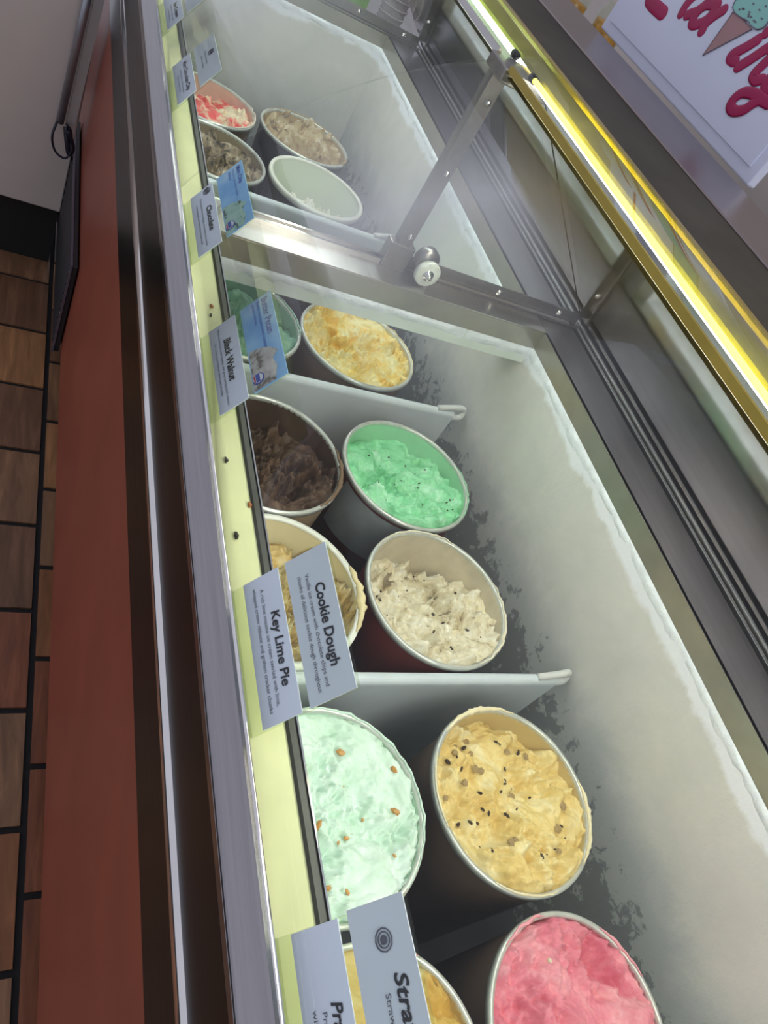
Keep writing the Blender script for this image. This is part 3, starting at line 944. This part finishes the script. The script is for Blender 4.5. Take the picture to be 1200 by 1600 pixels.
def poly_on_sign(pts, n, mat, parent, name):
    b = MB().prism_dir([on_sign(y, v, n) for y, v in pts], SN * 0.0006)
    return b.out(name, mat, parent)


def flavour_sign(ya, yb, label, lower, upper, style='card'):
    """ya far edge, yb near edge; two cards slipped into one clear holder"""
    t = empty('flavour_sign', ((SB.x), (ya + yb) / 2, -0.69), label, 'sign', 'flavour cards along the ledge')
    slab(ya + 0.001, yb - 0.001, -0.0175, 0.117, -0.0042, -0.0018).out('holder_back', 'acrylic', t)
    slab(ya + 0.001, yb - 0.001, -0.0175, -0.013, -0.0018, 0.0004).out('holder_foot', 'acrylic', t)
    for (v0, v1, mt, key) in ((0.002, 0.0505, 'card', lower), (0.0605, 0.115, 'card_grey', upper)):
        dy = key.get('shift', 0.0)
        mm = BLUEM if key.get('photo') else (key.get('mat') or mt)
        c = slab(ya + dy, yb + dy, v0, v1, -0.0015, 0.0).out('card', mm, t)
        w = ya - yb
        if key.get('photo'):
            scm = SCOOPM if key['photo'] == 'nut' else MINTPR
            yy = lambda k: ya - w * k
            poly_on_sign([(yy(0.55), v0 + 0.003), (yy(0.99), v0 + 0.001), (yy(0.99), v0 + 0.036), (yy(0.86), v0 + 0.042), (yy(0.76), v0 + 0.038), (yy(0.70), v0 + 0.047), (yy(0.62), v0 + 0.036), (yy(0.57), v0 + 0.020)], 0.0002, scm, c, 'scoop_print')
            ctr = (yy(0.885), v0 + 0.011)
            poly_on_sign([(ctr[0] + 0.0095 * math.cos(k * .3927), ctr[1] + 0.0095 * math.sin(k * .3927)) for k in range(16)], 0.0010, 'logo_blue', c, 'logo_ring')
            poly_on_sign([(ctr[0] + 0.0078 * math.cos(k * .3927), ctr[1] + 0.0078 * math.sin(k * .3927)) for k in range(16)], 0.0018, 'logo_white', c, 'logo_disc')
            poly_on_sign([(ctr[0] + 0.0072, ctr[1] - 0.003), (ctr[0] - 0.0072, ctr[1] - 0.003), (ctr[0] - 0.0072, ctr[1] + 0.003), (ctr[0] + 0.0072, ctr[1] + 0.003)], 0.0025, 'logo_blue', c, 'logo_bar')
            poly_on_sign([(ctr[0] + 0.005, ctr[1] - 0.0062), (ctr[0] - 0.005, ctr[1] - 0.0062), (ctr[0] - 0.006, ctr[1] - 0.004), (ctr[0] + 0.006, ctr[1] - 0.004)], 0.0025, 'logo_red', c, 'logo_bar')
        for (s, k0, k1, vv, hh, mt2, bo, sh) in key['lines']:
            put_text(s, on_sign(ya + dy - w * k0, v0 + vv, 0.0), SU, SV, SN, w * (k1 - k0), hh, mt2, c, bo, sh)
        if key.get('emblem'):
            k0, vv = key['emblem']
            cy_, cv_ = ya + dy - w * k0, v0 + vv
            for a in range(3):
                r0 = 0.0085 - a * 0.0027
                MB().tube([on_sign(cy_ + r0 * math.cos(q * .5236), cv_ + r0 * 0.9 * math.sin(q * .5236), 0.0006) for q in range(12)], 0.0006, 4, True).out('emblem', 'ink_grey', c)
            poly_on_sign([(cy_ + 0.003, cv_ - 0.002), (cy_ - 0.003, cv_ - 0.003), (cy_ - 0.002, cv_ + 0.003), (cy_ + 0.002, cv_ + 0.002)], 0.0004, 'ink_grey', c, 'emblem')
    return t


flavour_sign(0.445, 0.275, 'white double card reading Cookie Dough over Key Lime Pie', {
    'lines': [('Key Lime Pie', 0.29, 0.80, 0.0315, 0.0150, 'ink', 0.024, 0.15),
              ('A rich lime mousse ice cream swirled with lime,', 0.10, 0.90, 0.0215, 0.0068, 'ink_grey', 0.0, 0),
              ('whipped cream ribbons and graham cracker chunks', 0.07, 0.93, 0.0120, 0.0068, 'ink_grey', 0.0, 0)]},
    {'lines': [('Cookie Dough', 0.26, 0.82, 0.0325, 0.0160, 'ink', 0.024, 0.15),
               ('Vanilla ice cream with chocolate chips and', 0.16, 0.92, 0.0225, 0.0068, 'ink_grey', 0.0, 0),
               ('chunks of delicious cookie dough throughout', 0.15, 0.94, 0.0130, 0.0068, 'ink_grey', 0.0, 0)]})
flavour_sign(0.880, 0.711, 'blue photo card reading Butter Pecan above a white Black Walnut card', {
    'lines': [('Black Walnut', 0.22, 0.72, 0.024, 0.0170, 'ink', 0.024, 0.15),
              ('Black walnut ice cream loaded with great tasting black walnuts', 0.06, 0.95, 0.0155, 0.0058, 'ink_grey', 0.0, 0),
              ('for a nutty good fine grandma used to make', 0.20, 0.82, 0.0075, 0.0058, 'ink_grey', 0.0, 0)]},
    {'photo': 'nut', 'lines': [('Butter Pecan', 0.04, 0.48, 0.038, 0.0150, 'logo_blue', 0.02, 0),
                               ('Butter ice cream with roasted', 0.04, 0.60, 0.0290, 0.0062, 'logo_blue', 0.0, 0), ('pecan halves', 0.04, 0.30, 0.0210, 0.0062, 'logo_blue', 0.0, 0)]})
flavour_sign(1.232, 1.062, 'blue photo card with a mint scoop above a white Chocolate card', {
    'emblem': (0.08, 0.036),
    'lines': [('Chocolate', 0.34, 0.74, 0.030, 0.0150, 'ink', 0.024, 0.15),
              ('Chocolate lovers delight chocolate ice cream', 0.14, 0.92, 0.0190, 0.0060, 'ink_grey', 0.0, 0),
              ('creamy and smooth from fresh milk', 0.20, 0.86, 0.0100, 0.0060, 'ink_grey', 0.0, 0)]},
    {'photo': 'mint', 'lines': [('Mint Chip', 0.06, 0.36, 0.042, 0.0110, 'logo_blue', 0.015, 0),
                                ('Mint ice cream with chocolate', 0.06, 0.52, 0.0330, 0.0062, 'logo_blue', 0.0, 0), ('flakes', 0.06, 0.20, 0.0250, 0.0062, 'logo_blue', 0.0, 0)]})
flavour_sign(1.735, 1.568, 'grey card above a small white card at the strawberry swirl tub', {
    'lines': [('Mint Chocolate Chip', 0.12, 0.86, 0.028, 0.0140, 'ink', 0.024, 0.15),
              ('mint ice cream with chocolate', 0.24, 0.84, 0.0180, 0.0060, 'ink_grey', 0.0, 0), ('chips in every bite', 0.34, 0.76, 0.0100, 0.0060, 'ink_grey', 0.0, 0)]},
    {'emblem': (0.42, 0.040), 'lines': [('rich and creamy', 0.28, 0.62, 0.0240, 0.0070, 'ink_grey', 0.0, 0), ('ice cream', 0.34, 0.66, 0.0140, 0.0070, 'ink_grey', 0.0, 0)]})
flavour_sign(2.085, 1.918, 'white card farthest along the ledge, cut by the top edge', {
    'lines': [('Ice Cream', 0.40, 0.86, 0.028, 0.0140, 'ink', 0.024, 0.15),
              ('vanilla ice cream with', 0.34, 0.86, 0.0180, 0.0060, 'ink_grey', 0.0, 0), ('cookie pieces', 0.40, 0.80, 0.0100, 0.0060, 'ink_grey', 0.0, 0)]},
    {'lines': [('ice cream', 0.34, 0.66, 0.0240, 0.0070, 'ink_grey', 0.0, 0)]})
flavour_sign(0.093, -0.078, 'white double card reading Strawberry over Praline, nearest the camera', {
    'lines': [('Pralines & Cream', 0.33, 0.96, 0.0300, 0.0150, 'ink', 0.024, 0.2),
              ('Praline-coated pecans swirled', 0.36, 0.94, 0.0205, 0.0066, 'ink_grey', 0.0, 0),
              ('with caramel ribbons', 0.34, 0.80, 0.0115, 0.0066, 'ink_grey', 0.0, 0)]},
    {'emblem': (0.17, 0.030), 'shift': 0.003,
     'lines': [('Strawberry', 0.31, 0.88, 0.0330, 0.0165, 'ink', 0.024, 0.2),
               ('Strawberry ice cream with', 0.38, 0.95, 0.0220, 0.0070, 'ink_grey', 0.0, 0), ('real strawberries', 0.50, 0.86, 0.0130, 0.0070, 'ink_grey', 0.0, 0)]})

# ================================================================== BOARD ON THE CANOPY
bx = 1.278
bd = empty('sign_board', (bx, 1.56, -0.246), 'white board with magenta script and an ice cream cone, on the canopy', 'sign')
bevel(MB().box(bx, bx + 0.022, 1.188, 1.934, -0.246, 0.22).out('board', 'board', bd), 0.003)
MB().box(bx - 0.004, bx, 1.215, 1.907, -0.219, 0.20).out('face_sheet', 'board', bd)
SX = bx - 0.0045


def ribbon(pts, w, name, mat, parent, dx=0.0):
    """flat painted stroke with round ends on the board face"""
    P = [Vector((SX - dx, q.x, q.y)) for q in catmull([Vector((a, b, 0)) for a, b in pts], 8)]
    hw = w / 2
    d0, d1 = (P[0] - P[1]).normalized(), (P[-1] - P[-2]).normalized()
    caps = [(1.0, 0.05), (0.9, 0.44), (0.7, 0.71), (0.35, 0.937)]
    Q = [P[0] + d0 * hw * c for c, r in caps] + P + [P[-1] + d1 * hw * c for c, r in caps[::-1]]
    rr = [hw * r for c, r in caps] + [hw] * len(P) + [hw * r for c, r in caps[::-1]]
    b = MB().tube(Q, rr, 10)
    b.v = [(SX - dx + (x - SX + dx) * 0.06, y, z) for x, y, z in b.v]
    return b.out(name, mat, parent, True)


STROKES = {
    'letter_l': [[(1.7694, -0.0392), (1.8004, -0.0909), (1.8167, -0.1287), (1.7951, -0.1365), (1.7396, -0.1363)]],
    'letter_e': [[(1.6595, -0.1079), (1.6395, -0.0916), (1.627, -0.0667), (1.6327, -0.0492), (1.6576, -0.052), (1.6788, -0.0765), (1.6844, -0.0972), (1.6811, -0.1131)]],
    'letter_a': [[(1.5942, -0.0623), (1.6205, -0.0708), (1.6336, -0.0858), (1.6357, -0.1035), (1.6271, -0.1137), (1.6116, -0.1091), (1.5971, -0.0948), (1.5921, -0.0795), (1.5933, -0.0651)],
                 [(1.5673, -0.0615), (1.5807, -0.0799), (1.5884, -0.0979), (1.585, -0.1117)]],
    'letter_i': [[(1.4241, -0.0621), (1.4399, -0.0848), (1.4572, -0.1054), (1.4555, -0.1129), (1.4396, -0.1124)], [(1.4166, -0.0449), (1.4149, -0.042)]],
    'letter_n': [[(1.4193, -0.1147), (1.4038, -0.0914), (1.388, -0.0654), (1.3792, -0.0553)], [(1.3735, -0.059), (1.362, -0.0665), (1.3663, -0.0873), (1.3688, -0.1078), (1.3531, -0.1118), (1.3438, -0.1058)]],
    'letter_g': [[(1.3071, -0.0791), (1.3249, -0.0905), (1.3246, -0.1063), (1.3091, -0.1085), (1.2976, -0.0966), (1.2981, -0.0811)],
                 [(1.3003, -0.0759), (1.292, -0.1003), (1.2898, -0.1249), (1.322, -0.1278), (1.3566, -0.1382), (1.3693, -0.1551), (1.3662, -0.1699), (1.3483, -0.1728), (1.3279, -0.1607), (1.3182, -0.1424), (1.307, -0.1296), (1.2836, -0.1251)]]}
dd = 0.0
for nm, sts in STROKES.items():
    for st in sts:
        dd += 0.00012
        ribbon(st, 0.031 if nm == 'letter_l' else 0.0235, nm, 'magenta', bd, dd)
cone = [(1.5328, -0.1422), (1.5371, -0.0544), (1.5001, -0.0524), (1.4568, -0.0553)]
MB().prism_dir([(SX, y, z) for y, z in cone], (-0.0008, 0, 0)).out('cone_print', 'cone_ink', bd)
scp = [(1.5464, -0.0485), (1.5514, -0.0345), (1.5406, -0.0118), (1.4905, 0.0009), (1.4438, -0.0115), (1.4298, -0.0364), (1.4424, -0.0503), (1.4647, -0.0522), (1.4816, -0.0497), (1.5037, -0.0523), (1.5293, -0.0529), (1.5464, -0.0485)]
sp = catmull([(0, a, b) for a, b in scp], 5)[:-1]
so_ = MB().prism_dir([(SX - 0.0012, q.y, q.z) for q in sp], (-0.0006, 0, 0)).out('scoop_print', 'teal', bd)
MB().tube([(SX - 0.0020, q.y, q.z) for q in sp], 0.0014, 4, True).out('scoop_outline', 'outline', so_)
MB().tube([(SX - 0.0010, y, z) for y, z in cone], 0.0013, 4, True).out('cone_outline', 'outline', bd)
rnd = random.Random(4)
for k in range(16):
    y, z = rnd.uniform(1.445, 1.535), rnd.uniform(-0.047, -0.012)
    MB().box(SX - 0.0026, SX - 0.0019, y - 0.003, y + 0.003, z - 0.0013, z + 0.0013).out('sprinkle_print', 'outline', so_)

# ================================================================== VENT GRILLE ON THE FRONT PANEL
gr = empty('vent_grille', (0.22, 2.4, -1.70), 'dark vent grille on the lower red panel near the grey counter', 'vent')
bevel(MB().box(0.214, 0.2295, 1.955, 2.80, -1.70, -1.375).out('grille_plate', 'grille', gr), 0.002)
MB().box(0.209, 0.2145, 1.95, 1.962, -1.70, -1.37).out('edge_strip', 'grille_edge', gr)
MB().box(0.209, 0.2145, 1.962, 2.80, -1.382, -1.37).out('edge_strip', 'grille_edge', gr)
for k in range(9):
    z = -1.41 - 0.031 * k
    MB().prism_y([(0.214, z), (0.206, z - 0.014), (0.208, z - 0.016), (0.216, z - 0.002)], 1.97, 2.79).out('louver', 'grille', gr)
for (y, z) in ((1.957, -1.40), (1.957, -1.55), (2.2, -1.376), (2.5, -1.376), (1.957, -1.68)):
    MB().lathe([(0, 0), (0.004, 0), (0.004, 0.003), (0, 0.004)], (0.2115, y, z), 'z', 8).out('screw', 'screw', gr)

# ================================================================== CRUMBS ON THE LEDGE
CR = [(0.299, 0.650, 0.0060, 'crumb', 'dark seed-like crumb on the ledge left of the chocolate tub'),
      (0.299, 0.529, 0.0065, 'crumb', 'dark crumb on the ledge just beyond the Cookie Dough card'),
      (0.3225, 0.580, 0.0055, 'crumb_orange', 'orange crumb on the ledge edge below the chocolate tub'),
      (0.310, 0.970, 0.0055, 'crumb_orange', 'larger brown crumb on the ledge beyond the Black Walnut card'),
      (0.307, 0.948, 0.0045, 'crumb', 'smaller dark crumb on the ledge beyond the Black Walnut card')]
for (x, y, r_, mt, lab) in CR:
    b = MB()
    rnd = random.Random(int(y * 1000))
    vv = [(x + math.cos(i * 1.0472) * r_ * q * rnd.uniform(.5, 1.1) * 0.6, y + math.sin(i * 1.0472) * r_ * q * rnd.uniform(.8, 1.2), -0.6895 + zz * r_) for zz, q in ((0.0, 0.8), (0.25, 1.0), (0.55, 0.5)) for i in range(6)]
    ff = [tuple(range(6))[::-1], tuple(range(12, 18))] + [(a * 6 + i, a * 6 + (i + 1) % 6, a * 6 + 6 + (i + 1) % 6, a * 6 + 6 + i) for a in range(2) for i in range(6)]
    b.add(vv, ff)
    tag(b.out('crumb', mt), lab, 'crumb')

# ================================================================== BEYOND THE FAR END AND BEHIND THE CANOPY
MT['pinkgrey'] = plain('pink_grey_counter', (0.34, 0.29, 0.29), 0.4, var=0.06)
MT['green_card'] = plain('green_card', (0.22, 0.42, 0.09), 0.5, var=0.1)
MT['cup_paper'] = plain('cup_paper', (0.50, 0.43, 0.44), 0.5, var=0.1)
MT['dark_red'] = plain('dark_red_tile', (0.16, 0.05, 0.05), 0.5)
MT['amber'] = plain('amber_topping', (0.42, 0.20, 0.03), 0.3, var=0.4, vscale=40)
bc = empty('back_counter', (1.6, 3.4, FLOOR), 'pinkish grey counter beyond the far end of the cabinet', 'counter')
bevel(MB().box(0.9, 2.1, 2.96, 3.9, -0.86, -0.80).out('counter_top', 'pinkgrey', bc), 0.003)
MB().box(0.92, 2.08, 3.0, 3.88, FLOOR, -0.86).out('counter_body', 'dark_red', bc)
gc = MB().box(0.98, 1.09, 3.02, 3.024, -0.80, -0.66).out('menu_card', 'green_card')
tag(gc, 'green card standing just beyond the far end rail', 'card')
st = empty('cup_stack', (1.17, 3.05, -0.80), 'stack of pale ribbed paper cups beyond the far end rail', 'paper cups')
for k in range(7):
    a = MB()
    z0 = -0.80 + k * 0.028
    a.lathe([(0.045 , z0), (0.052, z0 + 0.022), (0.055, z0 + 0.024), (0.055, z0 + 0.028), (0.05, z0 + 0.028)], (1.20, 3.06, 0), 'z', 24)
    a.out('cup', 'cup_paper', st, True)
for k, (x, y, lab) in enumerate(((1.66, 2.75, 'glass jar of amber topping behind the canopy, left one'), (1.80, 2.68, 'glass jar of amber topping behind the canopy, right one'))):
    j = empty('topping_jar', (x, y, -0.42), lab, 'jar', 'jars behind the canopy')
    MB().lathe([(0, 0.0), (0.055, 0.0), (0.06, 0.01), (0.06, 0.12), (0.048, 0.145), (0.048, 0.16)], (x, y, -0.42), 'z', 24).out('jar_glass', 'acrylic', j, True)
    MB().lathe([(0, 0.005), (0.055, 0.005), (0.056, 0.10), (0, 0.105)], (x, y, -0.42), 'z', 24).out('topping', 'amber', j, True)
sh = empty('back_shelf', (1.75, 2.3, FLOOR), 'steel work shelf behind the canopy carrying the jars', 'shelf')
MB().box(1.50, 2.1, 0.6, 2.94, -0.45, -0.42).out('shelf_top', 'steel', sh)
MB().box(2.05, 2.1, 0.6, 2.94, FLOOR, -0.45).out('shelf_back', 'dark_top', sh)
for y in (0.62, 2.9):
    MB().box(1.52, 1.56, y, y + 0.03, FLOOR, -0.45).out('leg', 'steel', sh)
